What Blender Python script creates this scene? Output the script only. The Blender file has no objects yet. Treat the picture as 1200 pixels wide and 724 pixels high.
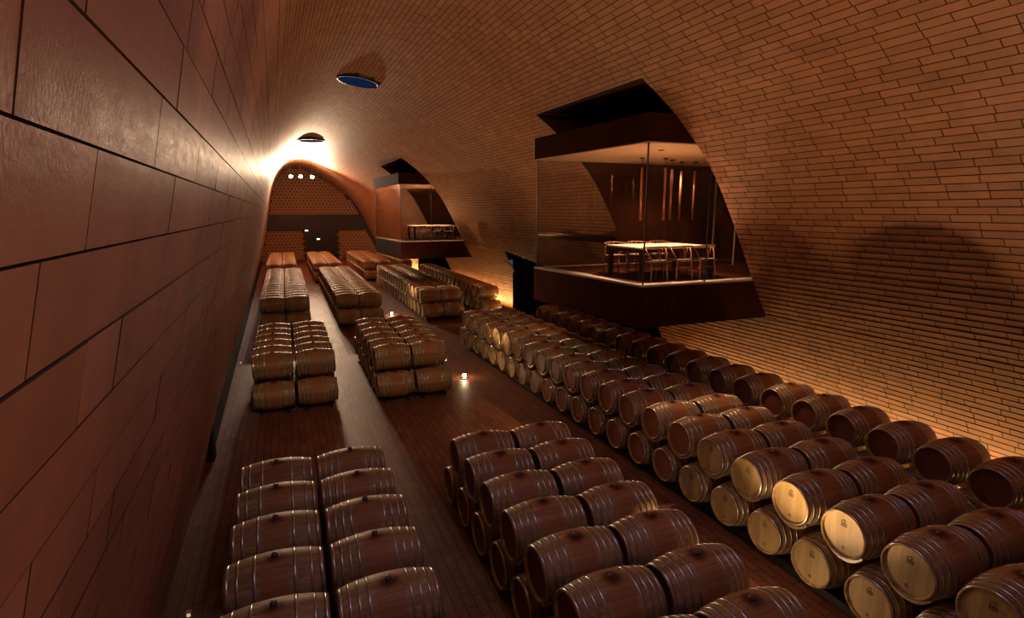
import bpy, bmesh, math, random
import numpy as np
from mathutils import Vector, Matrix
PI = math.pi
C = bpy.context.scene
COL = C.collection
H = 4.93                      # height of the camera above the floor

# ------------------------------------------------------------------ camera
F_PX, CX, CY = 650.0, 600.0, 362.0
pitch = math.atan((CY - 248.0) / F_PX)
yaw = math.atan((CX - 332.0) / math.hypot(F_PX, CY - 248.0))
fwd = Vector((math.sin(yaw) * math.cos(pitch), math.cos(yaw) * math.cos(pitch), -math.sin(pitch)))
rgt = Vector((math.cos(yaw), -math.sin(yaw), 0))
upv = rgt.cross(fwd)
cd = bpy.data.cameras.new('camera'); cam = bpy.data.objects.new('camera', cd); COL.objects.link(cam)
cd.sensor_width = 36; cd.lens = 36 * F_PX / 1200; cd.clip_start = 0.02; cd.clip_end = 200
m = Matrix((rgt, upv, -fwd)).transposed().to_4x4(); m.translation = (0, 0, H)
cam.matrix_world = m
C.camera = cam

# ------------------------------------------------------------------ exposure, world, light levels
C.view_settings.view_transform = 'Standard'; C.view_settings.look = 'None'
C.view_settings.exposure = 0.0; C.view_settings.gamma = 1.0; C.view_settings.use_curve_mapping = False
w = bpy.data.worlds.new('world'); C.world = w; w.use_nodes = True
w.node_tree.nodes['Background'].inputs[0].default_value = (0.10, 0.16, 0.42, 1)
w.node_tree.nodes['Background'].inputs[1].default_value = 0.3
E_SPOT = 4000.0       # each of the three spotlights under the far crown
E_FLOOR = 1750.0        # each floor lamp in the aisle
E_STRIP = 130.0        # each linear uplight at the foot of the right wall
E_SKY = 12.0          # brightness of the blue daylight in the nearest oculus
E_FILL = 650.0       # unseen spotlight added by the nearest oculus to light the barrel fronts
E_POD = 520.0          # downlight over the table in the glass room

def light(name, kind, loc, energy, color, parent=None, **kw):
    d = bpy.data.lights.new(name, kind); d.energy = energy; d.color = color
    for k, v in kw.items(): setattr(d, k, v)
    o = bpy.data.objects.new(name, d); COL.objects.link(o); o.location = loc
    if parent: o.parent = parent
    return o

# ------------------------------------------------------------------ materials
def mat(name, color, rough=0.6, metal=0.0, spec=0.5, emit=None, es=0.0, coat=0.0):
    mt = bpy.data.materials.new(name); mt.use_nodes = True
    b = mt.node_tree.nodes['Principled BSDF']
    b.inputs['Base Color'].default_value = (*color, 1); b.inputs['Roughness'].default_value = rough
    b.inputs['Metallic'].default_value = metal; b.inputs['Specular IOR Level'].default_value = spec
    b.inputs['Coat Weight'].default_value = coat
    if emit:
        b.inputs['Emission Color'].default_value = (*emit, 1); b.inputs['Emission Strength'].default_value = es
    return mt
def N(mt, t, **kw):
    n = mt.node_tree.nodes.new(t)
    for k, v in kw.items(): setattr(n, k, v)
    return n
def L(mt, a, b): mt.node_tree.links.new(a, b)
def bsdf(mt): return mt.node_tree.nodes['Principled BSDF']
def mixc(mt, fac, a, b, mode='MIX'):
    n = N(mt, 'ShaderNodeMix', data_type='RGBA', blend_type=mode)
    for s, v in ((0, fac), (6, a), (7, b)):
        if hasattr(v, 'node'): L(mt, v, n.inputs[s])
        elif s == 0: n.inputs[0].default_value = v
        else: n.inputs[s].default_value = (*v, 1)
    return n.outputs[2]
def ramp(mt, src, stops):
    n = N(mt, 'ShaderNodeValToRGB'); L(mt, src, n.inputs[0])
    cr = n.color_ramp
    while len(cr.elements) < len(stops): cr.elements.new(0.5)
    for e, (p, c) in zip(cr.elements, stops): e.position = p; e.color = (*c, 1)
    return n.outputs[0]
def noise(mt, vec, scale, detail=3, rough=0.5, sc=None):
    if sc is not None:
        mp = N(mt, 'ShaderNodeMapping'); mp.inputs['Scale'].default_value = sc; L(mt, vec, mp.inputs[0]); vec = mp.outputs[0]
    n = N(mt, 'ShaderNodeTexNoise'); n.inputs['Scale'].default_value = scale; n.inputs['Detail'].default_value = detail
    n.inputs['Roughness'].default_value = rough; L(mt, vec, n.inputs['Vector']); return n.outputs['Fac']
def coord(mt, which='Object'): return N(mt, 'ShaderNodeTexCoord').outputs[which]
def bump(mt, h, strength, dist=0.01):
    b = N(mt, 'ShaderNodeBump'); b.inputs['Strength'].default_value = strength; b.inputs['Distance'].default_value = dist
    L(mt, h, b.inputs['Height']); L(mt, b.outputs[0], bsdf(mt).inputs['Normal'])

def terracotta(name, a, b, rough=0.5):
    mt = mat(name, a, rough)
    at = N(mt, 'ShaderNodeAttribute', attribute_name='tile'); pos = coord(mt)
    c = mixc(mt, at.outputs['Fac'], a, b)
    n1 = noise(mt, pos, 2.2, 4, 0.6)
    c = mixc(mt, ramp(mt, n1, [(0.35, (0.72, 0.72, 0.72)), (0.7, (1.1, 1.1, 1.1))]), (0, 0, 0), c) if False else mixc(mt, 1.0, c, ramp(mt, n1, [(0.3, (0.72, 0.70, 0.68)), (0.72, (1.0, 1.0, 1.0))]), 'MULTIPLY')
    n2 = noise(mt, pos, 60, 3, 0.7)
    n3 = noise(mt, pos, 26, 4, 0.6, (1, 0.22, 1))
    L(mt, c, bsdf(mt).inputs['Base Color'])
    r = N(mt, 'ShaderNodeMapRange'); L(mt, n3, r.inputs[0]); r.inputs[3].default_value = rough - 0.12; r.inputs[4].default_value = rough + 0.15
    L(mt, r.outputs[0], bsdf(mt).inputs['Roughness'])
    ad = N(mt, 'ShaderNodeMath', operation='ADD'); L(mt, n2, ad.inputs[0]); L(mt, n3, ad.inputs[1])
    bump(mt, ad.outputs[0], 0.22, 0.004)
    return mt
M = {}
M['tile_big'] = terracotta('terracotta_slab', (0.42, 0.165, 0.095), (0.52, 0.225, 0.135), 0.50)
M['tile'] = terracotta('terracotta_tile', (0.40, 0.165, 0.07), (0.50, 0.22, 0.10), 0.52)
M['mortar'] = mat('dark_joint', (0.095, 0.040, 0.020), 0.95, spec=0.1)
M['dark_wood'] = mat('dark_red_wood', (0.085, 0.026, 0.013), 0.8, spec=0.03)
n = noise(M['dark_wood'], coord(M['dark_wood']), 3, 4, 0.6, (5, 5, .25))
L(M['dark_wood'], mixc(M['dark_wood'], n, (0.022, 0.006, 0.004), (0.075, 0.020, 0.009)), bsdf(M['dark_wood']).inputs['Base Color'])
M['alcove'] = mat('brown_timber_lining', (0.085, 0.026, 0.012), 0.5, spec=0.2)
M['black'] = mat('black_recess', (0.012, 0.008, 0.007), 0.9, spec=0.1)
M['steel_dark'] = mat('dark_steel', (0.05, 0.045, 0.04), 0.45, 0.8)
M['pale_steel'] = mat('pale_painted_steel', (0.5, 0.44, 0.34), 0.4, 0.3)
M['hoop'] = mat('galvanised_hoop', (0.62, 0.56, 0.52), 0.29, 0.85)
M['copper'] = mat('copper_tube', (0.62, 0.27, 0.13), 0.35, 0.6)
M['plaster'] = mat('pale_plaster', (0.80, 0.54, 0.36), 0.7)
M['pod_floor'] = mat('pale_limestone', (0.50, 0.42, 0.35), 0.35)
M['table_top'] = mat('pale_table', (0.80, 0.68, 0.55), 0.35)
M['chair_wood'] = mat('chair_beech', (0.26, 0.12, 0.055), 0.4)
M['cord'] = mat('woven_cord', (0.26, 0.17, 0.10), 0.7)
M['bulb'] = mat('lit_bulb', (1, 1, 1), emit=(1.0, 0.80, 0.52), es=60)
M['bulb_small'] = mat('lit_marker', (1, 1, 1), emit=(0.75, 1.0, 0.85), es=5)
M['bulb_dim'] = mat('lit_footlight', (1, 1, 1), emit=(1.0, 0.72, 0.35), es=.6)
M['sky'] = mat('evening_sky_pane', (0.0, 0.0, 0.0), 0.2, 0, 0.0, emit=(0.004, 0.012, 0.045), es=1.0)
M['sky_bright'] = mat('bright_blue_sky_pane', (0, 0, 0), emit=(0.22, 0.42, 1.0), es=E_SKY)
M['bung'] = mat('stained_bung', (0.16, 0.06, 0.06), 0.4)
M['ink'] = mat('dark_brand_mark', (0.10, 0.055, 0.03), 0.8)

def oak():
    mt = mat('oak_staves', (0.2, 0.09, 0.04), 0.52, spec=0.3)
    pos = coord(mt); oi = N(mt, 'ShaderNodeObjectInfo').outputs['Random']
    sp = N(mt, 'ShaderNodeSeparateXYZ'); L(mt, pos, sp.inputs[0])
    ang = N(mt, 'ShaderNodeMath', operation='ARCTAN2'); L(mt, sp.outputs['Y'], ang.inputs[0]); L(mt, sp.outputs['Z'], ang.inputs[1])
    mu = N(mt, 'ShaderNodeMath', operation='MULTIPLY'); L(mt, ang.outputs[0], mu.inputs[0]); mu.inputs[1].default_value = 28 / (2 * PI)
    fl = N(mt, 'ShaderNodeMath', operation='FLOOR'); L(mt, mu.outputs[0], fl.inputs[0])
    fr = N(mt, 'ShaderNodeMath', operation='FRACT'); L(mt, mu.outputs[0], fr.inputs[0])
    wn = N(mt, 'ShaderNodeTexWhiteNoise', noise_dimensions='2D')
    cv = N(mt, 'ShaderNodeCombineXYZ'); L(mt, fl.outputs[0], cv.inputs[0]); L(mt, oi, cv.inputs[1]); L(mt, cv.outputs[0], wn.inputs[0])
    base = mixc(mt, wn.outputs['Value'], (0.36, 0.22, 0.085), (0.60, 0.40, 0.175))
    g = noise(mt, pos, 6, 4, 0.6, (0.6, 9, 9))
    base = mixc(mt, 1.0, base, ramp(mt, g, [(0.3, (0.6, 0.6, 0.6)), (0.7, (1.1, 1.1, 1.1))]), 'MULTIPLY')
    # wine stained belly band
    ax = N(mt, 'ShaderNodeMath', operation='ABSOLUTE'); L(mt, sp.outputs['X'], ax.inputs[0])
    n2 = noise(mt, pos, 5, 3, 0.6)
    s2 = N(mt, 'ShaderNodeMath', operation='MULTIPLY_ADD'); L(mt, n2, s2.inputs[0]); s2.inputs[1].default_value = 0.04; L(mt, ax.outputs[0], s2.inputs[2])
    band = ramp(mt, s2.outputs[0], [(0.145, (1, 1, 1)), (0.175, (0, 0, 0))])
    bw = N(mt, 'ShaderNodeRGBToBW'); L(mt, band, bw.inputs[0])
    k = N(mt, 'ShaderNodeMath', operation='MULTIPLY'); L(mt, bw.outputs[0], k.inputs[0]); k.inputs[1].default_value = 0.62
    base = mixc(mt, k.outputs[0], base, (0.42, 0.15, 0.05))
    # spill round the bung on top
    vd = N(mt, 'ShaderNodeVectorMath', operation='DISTANCE'); L(mt, pos, vd.inputs[0]); vd.inputs[1].default_value = (0, 0, 0.35)
    s3 = N(mt, 'ShaderNodeMath', operation='MULTIPLY_ADD'); L(mt, n2, s3.inputs[0]); s3.inputs[1].default_value = 0.12; L(mt, vd.outputs['Value'], s3.inputs[2])
    sp2 = ramp(mt, s3.outputs[0], [(0.12, (0.3, 0.2, 0.22)), (0.19, (1, 1, 1))])
    base = mixc(mt, 1.0, base, sp2, 'MULTIPLY')
    jo = ramp(mt, fr.outputs[0], [(0.0, (0.35, 0.35, 0.35)), (0.05, (1, 1, 1)), (0.95, (1, 1, 1)), (1.0, (0.35, 0.35, 0.35))])
    base = mixc(mt, 1.0, base, jo, 'MULTIPLY')
    L(mt, base, bsdf(mt).inputs['Base Color'])
    bump(mt, g, 0.25, 0.004)
    return mt
M['oak'] = oak()
def headmat():
    mt = mat('pale_oak_head', (0.6, 0.42, 0.2), 0.5)
    pos = coord(mt); oi = N(mt, 'ShaderNodeObjectInfo').outputs['Random']
    sp = N(mt, 'ShaderNodeSeparateXYZ'); L(mt, pos, sp.inputs[0])
    mu = N(mt, 'ShaderNodeMath', operation='MULTIPLY'); L(mt, sp.outputs['Y'], mu.inputs[0]); mu.inputs[1].default_value = 11
    fl = N(mt, 'ShaderNodeMath', operation='FLOOR'); L(mt, mu.outputs[0], fl.inputs[0])
    fr = N(mt, 'ShaderNodeMath', operation='FRACT'); L(mt, mu.outputs[0], fr.inputs[0])
    wn = N(mt, 'ShaderNodeTexWhiteNoise', noise_dimensions='2D')
    cv = N(mt, 'ShaderNodeCombineXYZ'); L(mt, fl.outputs[0], cv.inputs[0]); L(mt, oi, cv.inputs[1]); L(mt, cv.outputs[0], wn.inputs[0])
    c = mixc(mt, wn.outputs['Value'], (0.44, 0.30, 0.11), (0.62, 0.45, 0.19))
    g = noise(mt, pos, 8, 3, 0.6, (9, 9, .6))
    c = mixc(mt, 1.0, c, ramp(mt, g, [(0.3, (0.8, 0.8, 0.8)), (0.7, (1.05, 1.05, 1.05))]), 'MULTIPLY')
    jo = ramp(mt, fr.outputs[0], [(0.0, (0.6, 0.55, 0.5)), (0.03, (1, 1, 1)), (0.97, (1, 1, 1)), (1.0, (0.6, 0.55, 0.5))])
    c = mixc(mt, 1.0, c, jo, 'MULTIPLY')
    L(mt, c, bsdf(mt).inputs['Base Color'])
    return mt
M['head'] = headmat()
M['head_brown'] = mat('dim_toned_oak_head', (0.36, 0.15, 0.06), 0.5)  # dim reddish bounce light between the lamps, put into the head colour
M['head_red'] = mat('unlit_toned_oak_head', (0.20, 0.062, 0.03), 0.5)  # unlit look of the oak heads, put into the colour
def glassmat():
    mt = bpy.data.materials.new('clear_glass'); mt.use_nodes = True; nt = mt.node_tree; nt.nodes.clear()
    o = nt.nodes.new('ShaderNodeOutputMaterial'); mx = nt.nodes.new('ShaderNodeMixShader'); t = nt.nodes.new('ShaderNodeBsdfTransparent')
    t.inputs[0].default_value = (0.93, 0.92, 0.90, 1)
    g = nt.nodes.new('ShaderNodeBsdfGlossy'); g.inputs['Roughness'].default_value = 0.0
    lw = nt.nodes.new('ShaderNodeLayerWeight'); lw.inputs['Blend'].default_value = 0.5
    pw = nt.nodes.new('ShaderNodeMath'); pw.operation = 'POWER'; nt.links.new(lw.outputs['Facing'], pw.inputs[0]); pw.inputs[1].default_value = 4.0
    fr = nt.nodes.new('ShaderNodeMath'); fr.operation = 'MULTIPLY_ADD'; nt.links.new(pw.outputs[0], fr.inputs[0]); fr.inputs[1].default_value = 0.9; fr.inputs[2].default_value = 0.045
    nt.links.new(fr.outputs[0], mx.inputs[0]); nt.links.new(t.outputs[0], mx.inputs[1]); nt.links.new(g.outputs[0], mx.inputs[2]); nt.links.new(mx.outputs[0], o.inputs[0])
    return mt
M['glass'] = glassmat()
def floormat():
    mt = mat('terracotta_paving', (0.2, 0.1, 0.07), 0.38, spec=0.18)
    pos = coord(mt); mp = N(mt, 'ShaderNodeMapping'); L(mt, pos, mp.inputs[0]); mp.inputs['Rotation'].default_value = (0, 0, PI / 2)
    br = N(mt, 'ShaderNodeTexBrick'); L(mt, mp.outputs[0], br.inputs[0])
    br.inputs['Scale'].default_value = 1.0; br.inputs['Brick Width'].default_value = 0.40; br.inputs['Row Height'].default_value = 0.14
    br.inputs['Mortar Size'].default_value = 0.008; br.inputs['Color1'].default_value = (0.28, 0.105, 0.05, 1); br.inputs['Color2'].default_value = (0.20, 0.07, 0.032, 1)
    br.inputs['Mortar'].default_value = (0.07, 0.035, 0.025, 1)
    n = noise(mt, pos, 1.3, 4, 0.6)
    c = mixc(mt, 1.0, br.outputs['Color'], ramp(mt, n, [(0.3, (0.7, 0.7, 0.7)), (0.7, (1, 1, 1))]), 'MULTIPLY')
    L(mt, c, bsdf(mt).inputs['Base Color'])
    r = N(mt, 'ShaderNodeMapRange'); L(mt, n, r.inputs[0]); r.inputs[3].default_value = 0.42; r.inputs[4].default_value = 0.6
    L(mt, r.outputs[0], bsdf(mt).inputs['Roughness'])
    inv = N(mt, 'ShaderNodeMath', operation='SUBTRACT'); inv.inputs[0].default_value = 1; L(mt, br.outputs['Fac'], inv.inputs[1])
    bump(mt, inv.outputs[0], 0.5, 0.004)
    return mt
M['floor'] = floormat()

# ------------------------------------------------------------------ mesh helpers
def link(name, verts, faces, mats, parent=None, smooth=False, mi=None, loc=None):
    me = bpy.data.meshes.new(name); me.from_pydata([tuple(v) for v in verts], [], [tuple(f) for f in faces])
    for k in (mats if isinstance(mats, (list, tuple)) else [mats]): me.materials.append(M[k])
    if mi is not None: me.polygons.foreach_set('material_index', mi)
    if smooth: me.polygons.foreach_set('use_smooth', [True] * len(me.polygons))
    me.update()
    o = bpy.data.objects.new(name, me); COL.objects.link(o)
    if parent: o.parent = parent
    if loc: o.location = loc
    return o
class MB:
    def __init__(s): s.v = []; s.f = []
    def add(s, v, f):
        b = len(s.v); s.v += [tuple(p) for p in v]; s.f += [tuple(i + b for i in q) for q in f]; return s
    def box(s, x0, x1, y0, y1, z0, z1):
        return s.add([(x0,y0,z0),(x1,y0,z0),(x1,y1,z0),(x0,y1,z0),(x0,y0,z1),(x1,y0,z1),(x1,y1,z1),(x0,y1,z1)],
                     [(0,3,2,1),(4,5,6,7),(0,1,5,4),(1,2,6,5),(2,3,7,6),(3,0,4,7)])
    def prism(s, poly, z0, z1):          # plan polygon, anticlockwise
        n = len(poly)
        return s.add([(x, y, z0) for x, y in poly] + [(x, y, z1) for x, y in poly],
                     [tuple(range(n - 1, -1, -1)), tuple(range(n, 2 * n))] + [(i, (i + 1) % n, n + (i + 1) % n, n + i) for i in range(n)])
    def tube(s, pts, r, seg=8, r2=None):
        pts = [Vector(p) for p in pts]; n = len(pts); vs = []; up = None
        for i, p in enumerate(pts):
            d = (pts[min(i + 1, n - 1)] - pts[max(i - 1, 0)]).normalized()
            if up is None: up = Vector((0, 0, 1)) if abs(d.z) < 0.9 else Vector((1, 0, 0))
            a = d.cross(up).normalized(); b = a.cross(d).normalized(); up = b
            rr = r if r2 is None else r + (r2 - r) * i / (n - 1)
            vs += [p + (a * math.cos(2 * PI * k / seg) + b * math.sin(2 * PI * k / seg)) * rr for k in range(seg)]
        fs = [(i * seg + k, i * seg + (k + 1) % seg, (i + 1) * seg + (k + 1) % seg, (i + 1) * seg + k) for i in range(n - 1) for k in range(seg)]
        fs += [tuple(range(seg - 1, -1, -1)), tuple((n - 1) * seg + k for k in range(seg))]
        return s.add(vs, fs)
    def lathe(s, prof, seg=24, axis='z', c=(0, 0, 0)):   # prof: (radius, along)
        vs = []; n = len(prof)
        for r, h in prof:
            for k in range(seg):
                a = 2 * PI * k / seg; u, v = r * math.cos(a), r * math.sin(a)
                p = (u, v, h) if axis == 'z' else (h, u, v)
                vs.append((p[0] + c[0], p[1] + c[1], p[2] + c[2]))
        fs = [(i * seg + k, i * seg + (k + 1) % seg, (i + 1) * seg + (k + 1) % seg, (i + 1) * seg + k) for i in range(n - 1) for k in range(seg)]
        if prof[0][0] > 0: fs.append(tuple(range(seg - 1, -1, -1)))
        if prof[-1][0] > 0: fs.append(tuple((n - 1) * seg + k for k in range(seg)))
        return s.add(vs, fs)
    def build(s, name, m_, parent=None, smooth=False, loc=None): return link(name, s.v, s.f, m_, parent, smooth, loc=loc)
def tag(o, label, cat, group=None, kind=None):
    if label: o['label'] = label
    if cat: o['category'] = cat
    if group: o['group'] = group
    if kind: o['kind'] = kind
    return o
def empty(name, loc=(0, 0, 0), label=None, cat=None, group=None, rz=0):
    o = bpy.data.objects.new(name, None); COL.objects.link(o); o.location = loc; o.rotation_euler = (0, 0, rz); o.empty_display_size = 0.1
    return tag(o, label, cat, group)
def struct(o): o['kind'] = 'structure'; return o
def copy_tree(o, parent=None):
    c = o.copy(); COL.objects.link(c)
    if parent: c.parent = parent
    for ch in o.children: copy_tree(ch, c)
    return c

# ------------------------------------------------------------------ the vault
K = np.array([(-1.62,-4.93),(-1.33,-3.7),(-1.02,-2.4),(-.72,-1.1),(-.46,.1),(-.24,1.2),(.06,2.2),(.48,3.1),(1.1,3.8),(1.8,4.15),(2.6,4.22),(3.5,4.05),(4.5,3.65),(5.6,3.05),(6.47,2.47),(7.2,1.93),(7.75,1.4),(8.24,.83),(8.72,.06),(9.16,-.76),(9.62,-1.63),(10.07,-2.44),(10.6,-3.45),(11.3,-4.93)])
def spline(P, n=8):
    Q = []; e = np.vstack([2 * P[0] - P[1], P, 2 * P[-1] - P[-2]])
    for i in range(1, len(e) - 2):
        p0, p1, p2, p3 = e[i - 1:i + 3]
        for k in range(n):
            t = k / n
            Q.append(0.5 * (2 * p1 + (p2 - p0) * t + (2 * p0 - 5 * p1 + 4 * p2 - p3) * t * t + (3 * p1 - p0 - 3 * p2 + p3) * t ** 3))
    Q.append(P[-1]); return np.array(Q)
PR = spline(K); SEG = np.linalg.norm(np.diff(PR, axis=0), axis=1); ARC = np.concatenate([[0], np.cumsum(SEG)]); STOT = ARC[-1]
KARC = np.concatenate([[0], np.cumsum(np.linalg.norm(np.diff(K, axis=0), axis=1))])
ics = int(np.argmax(PR[:, 1])); S_CROWN = ARC[ics]
def s_of_z(z, right=False):
    if right: return float(np.interp(-z, -PR[ics:, 1], ARC[ics:]))
    return float(np.interp(z, PR[:ics + 1, 1], ARC[:ics + 1]))
def clf(y): return -.012 * np.clip(y, 0, 60)
def crf(y): return -np.interp(y, [0, 9.3, 28, 60], [-.3, 0, 1.0, 2.0])
def S(s, y, off=0.0):               # vault surface point; off > 0 is towards the room
    s = np.asarray(s, float); y = np.asarray(y, float)
    x = np.interp(s, ARC, PR[:, 0]); z = np.interp(s, ARC, PR[:, 1])
    e = 0.05
    tx = np.interp(np.minimum(s + e, STOT), ARC, PR[:, 0]) - np.interp(np.maximum(s - e, 0), ARC, PR[:, 0])
    tz = np.interp(np.minimum(s + e, STOT), ARC, PR[:, 1]) - np.interp(np.maximum(s - e, 0), ARC, PR[:, 1])
    l = np.hypot(tx, tz); nx, nz = tz / l, -tx / l
    t = (x + 1.62) / (11.3 + 1.62)
    X = x + clf(y) * (1 - t) + crf(y) * t
    return np.stack([X + nx * off, y + 0 * s, z + H + nz * off], -1)
Y0, Y1 = -2.5, 60.0
# openings in the vault, as (s0, s1, y0, y1)
sR = lambda z: s_of_z(z, True)
HOLES = [(sR(2.48), sR(-2.36), 9.3, 13.7), (sR(2.60), sR(-2.36), 28.0, 33.6), (sR(1.7), STOT + 1, 57.6, 61),
         (-1, s_of_z(-4.15), 12.3, 61)]
for (ya, yb) in ((13.7, 23.0), (33.6, 41.7)):          # low side openings whose top edge sweeps down
    nst = 14
    for i in range(nst):
        z0 = -1.72 - 0.7 * i / nst; z1 = -1.72 - 0.7 * (i + 1) / nst
        ye = yb - (yb - ya) * (i + .5) / nst * 0.62 - 0.15
        HOLES.append((sR(z0), sR(z1), ye, yb))
    HOLES.append((sR(-2.42), STOT + 1, ya, yb))
def cut(rects):
    for (a, b, c, d) in HOLES:
        out = []
        for (s0, s1, y0, y1) in rects:
            if s1 <= a or s0 >= b or y1 <= c or y0 >= d: out.append((s0, s1, y0, y1)); continue
            if s0 < a: out.append((s0, a, y0, y1))
            if s1 > b: out.append((b, s1, y0, y1))
            m0, m1 = max(s0, a), min(s1, b)
            if y0 < c: out.append((m0, m1, y0, c))
            if y1 > d: out.append((m0, m1, d, y1))
        rects = out
    return [r for r in rects if r[1] - r[0] > 1e-3 and r[3] - r[2] > 1e-3]
OCULI = [(2.55, 3.0, 0.62), (2.50, 19.3, 0.60), (1.75, 35.6, 0.72)]       # x, y, radius
def in_oculus(P, pad=0.03): return any(math.hypot(P[0] - x, P[1] - y) < r + pad for x, y, r in OCULI)
rnd = random.Random(4)
BIG0, BIGH, NBIG = 5.505 - 0.2755 * 20, 0.2755, 29            # big courses up the left wall, phase fitted to the joints
rows = []
for k in range(NBIG):
    a, b = BIG0 + k * BIGH, BIG0 + (k + 1) * BIGH
    rows.append((max(a, 0), b, 'big', k))
s = rows[-1][1]; k = 0
while s < STOT - 1e-3:
    h = min(0.122, STOT - s); rows.append((s, s + h, 'small', k)); s += h; k += 1
FIX = {20: [2.9, 4.22], 19: [1.29, 2.57, 3.8, 5.0], 18: [1.80, 3.07, 4.75, 6.5], 17: [1.5, 3.87, 5.3], 16: [1.95, 2.36, 4.3], 15: [1.35, 3.1]}
def joints(kind, k):
    ys = [Y0]
    if kind == 'big':
        fx = FIX.get(k)
        y = Y0 + rnd.uniform(0.2, 1.2)
        if fx:
            while y < fx[0] - 0.5: ys.append(y); y += rnd.uniform(0.9, 1.25)
            ys += fx; y = fx[-1] + rnd.uniform(0.9, 1.25)
        while y < Y1 - 0.2: ys.append(y); y += rnd.choice([1.1, 1.2, 1.25, 0.6])
    else:
        y = Y0 + rnd.uniform(0.05, 0.5)
        while y < Y1 - 0.15: ys.append(y); y += rnd.choice([0.5, 0.5, 0.52, 0.48, 0.36])
    ys.append(Y1); return ys
TB = {'wall_left': [[], [], []], 'ceiling': [[], [], []], 'wall_right': [[], [], []]}
back = {'wall_left': MB(), 'ceiling': MB(), 'wall_right': MB()}
for (s0, s1, kind, k) in rows:
    sm = (s0 + s1) / 2
    part = 'wall_left' if kind == 'big' else ('ceiling' if sm < sR(2.48) else 'wall_right')
    js = joints(kind, k)
    bigk = kind == 'big'
    gap = 0.0022 if bigk else 0.0032
    ht = 0.004 if bigk else 0.007
    tl = 0.0011 if bigk else 0.0007
    course = rnd.gauss(0, 0.0016 if bigk else 0.0008)
    for y0, y1 in zip(js[:-1], js[1:]):
        cells = cut([(s0, s1, y0, y1)])
        h4 = [ht + course + rnd.gauss(0, tl) for _ in range(4)]
        # the lower edge of a small tile stands proud, so courses read under grazing light
        if part == 'wall_right':
            up = .007 * min(1, max(0, (sm - sR(1.5)) / 3)); h4[0] += up; h4[3] += up
        tone = rnd.random()
        for (a, b, c, d) in cells:
            if in_oculus(S((a + b) / 2, (c + d) / 2), 0.05): continue
            if b - a < 2.4 * gap or d - c < 2.4 * gap: continue
            TB[part][0].append((a + gap, b - gap, c + gap, d - gap)); TB[part][1].append(h4); TB[part][2].append(tone)
def tile_mesh(name, data, mk):
    R = np.array(data[0]); Hh = np.maximum(np.array(data[1]), 0.001); T = np.array(data[2]); n = len(R)
    a, b, c, d = R.T
    cs = [(a, c), (b, c), (b, d), (a, d)]
    base = np.stack([S(ss, yy, -0.004) for ss, yy in cs], 1)
    i_ = 0.0025
    ci = [(a + i_, c + i_), (b - i_, c + i_), (b - i_, d - i_), (a + i_, d - i_)]
    top = np.stack([S(ss, yy, Hh[:, j]) for j, (ss, yy) in enumerate(ci)], 1)
    V = np.concatenate([base, top], 1).reshape(-1, 3)
    q = np.array([(4, 5, 6, 7), (0, 1, 5, 4), (1, 2, 6, 5), (2, 3, 7, 6), (3, 0, 4, 7)])
    Fc = (q[None] + 8 * np.arange(n)[:, None, None]).reshape(-1, 4)
    me = bpy.data.meshes.new(name); me.vertices.add(len(V)); me.vertices.foreach_set('co', V.ravel())
    me.loops.add(Fc.size); me.loops.foreach_set('vertex_index', Fc.ravel().astype(np.int32))
    me.polygons.add(len(Fc)); me.polygons.foreach_set('loop_start', np.arange(0, Fc.size, 4, dtype=np.int32))
    me.materials.append(M[mk]); me.materials.append(M['mortar'])
    me.polygons.foreach_set('use_smooth', np.zeros(len(Fc), dtype=bool)); me.polygons.foreach_set('material_index', np.tile(np.array([0, 1, 1, 1, 1], dtype=np.int32), n)); me.update(calc_edges=True)
    at = me.attributes.new('tile', 'FLOAT', 'FACE'); at.data.foreach_set('value', np.repeat(T, 5).astype(np.float32))
    o = bpy.data.objects.new(name, me); COL.objects.link(o); return struct(o)
tile_mesh('wall_left', TB['wall_left'], 'tile_big')
tile_mesh('ceiling', TB['ceiling'], 'tile')
tile_mesh('wall_right', TB['wall_right'], 'tile')
# dark bed behind the tiles
mb = MB(); sgrid = sorted(set(list(np.arange(0, STOT, 0.25)) + [STOT] + [v for h in HOLES for v in h[:2] if 0 < v < STOT]))
ygrid = sorted(set(list(np.arange(Y0, Y1, 1.25)) + [Y1] + [v for h in HOLES for v in h[2:] if Y0 < v < Y1]))
for s0, s1 in zip(sgrid[:-1], sgrid[1:]):
    for y0, y1 in zip(ygrid[:-1], ygrid[1:]):
        if s1 - s0 < 1e-4 or y1 - y0 < 1e-4: continue
        sm, ym = (s0 + s1) / 2, (y0 + y1) / 2
        if any(a < sm < b and c < ym < d for a, b, c, d in HOLES): continue
        n_ = 1
        P4 = [S(s0, y0), S(s1, y0), S(s1, y1), S(s0, y1)]
        if any(math.hypot(S(sm, ym)[0] - x, ym - y) < r + 0.9 for x, y, r in OCULI):
            n_ = 10
        for i in range(n_):
            for j in range(n_):
                aa, bb = s0 + (s1 - s0) * i / n_, s0 + (s1 - s0) * (i + 1) / n_
                cc, dd = y0 + (y1 - y0) * j / n_, y0 + (y1 - y0) * (j + 1) / n_
                if n_ > 1 and in_oculus(S((aa + bb) / 2, (cc + dd) / 2), 0.03): continue
                mb.add([S(aa, cc, -.002), S(bb, cc, -.002), S(bb, dd, -.002), S(aa, dd, -.002)], [(0, 1, 2, 3)])
struct(mb.build('trim_1', 'mortar'))
# floor
struct(MB().box(-3.5, 14, Y0, 62, -0.2, 0).build('floor', 'floor'))
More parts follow.
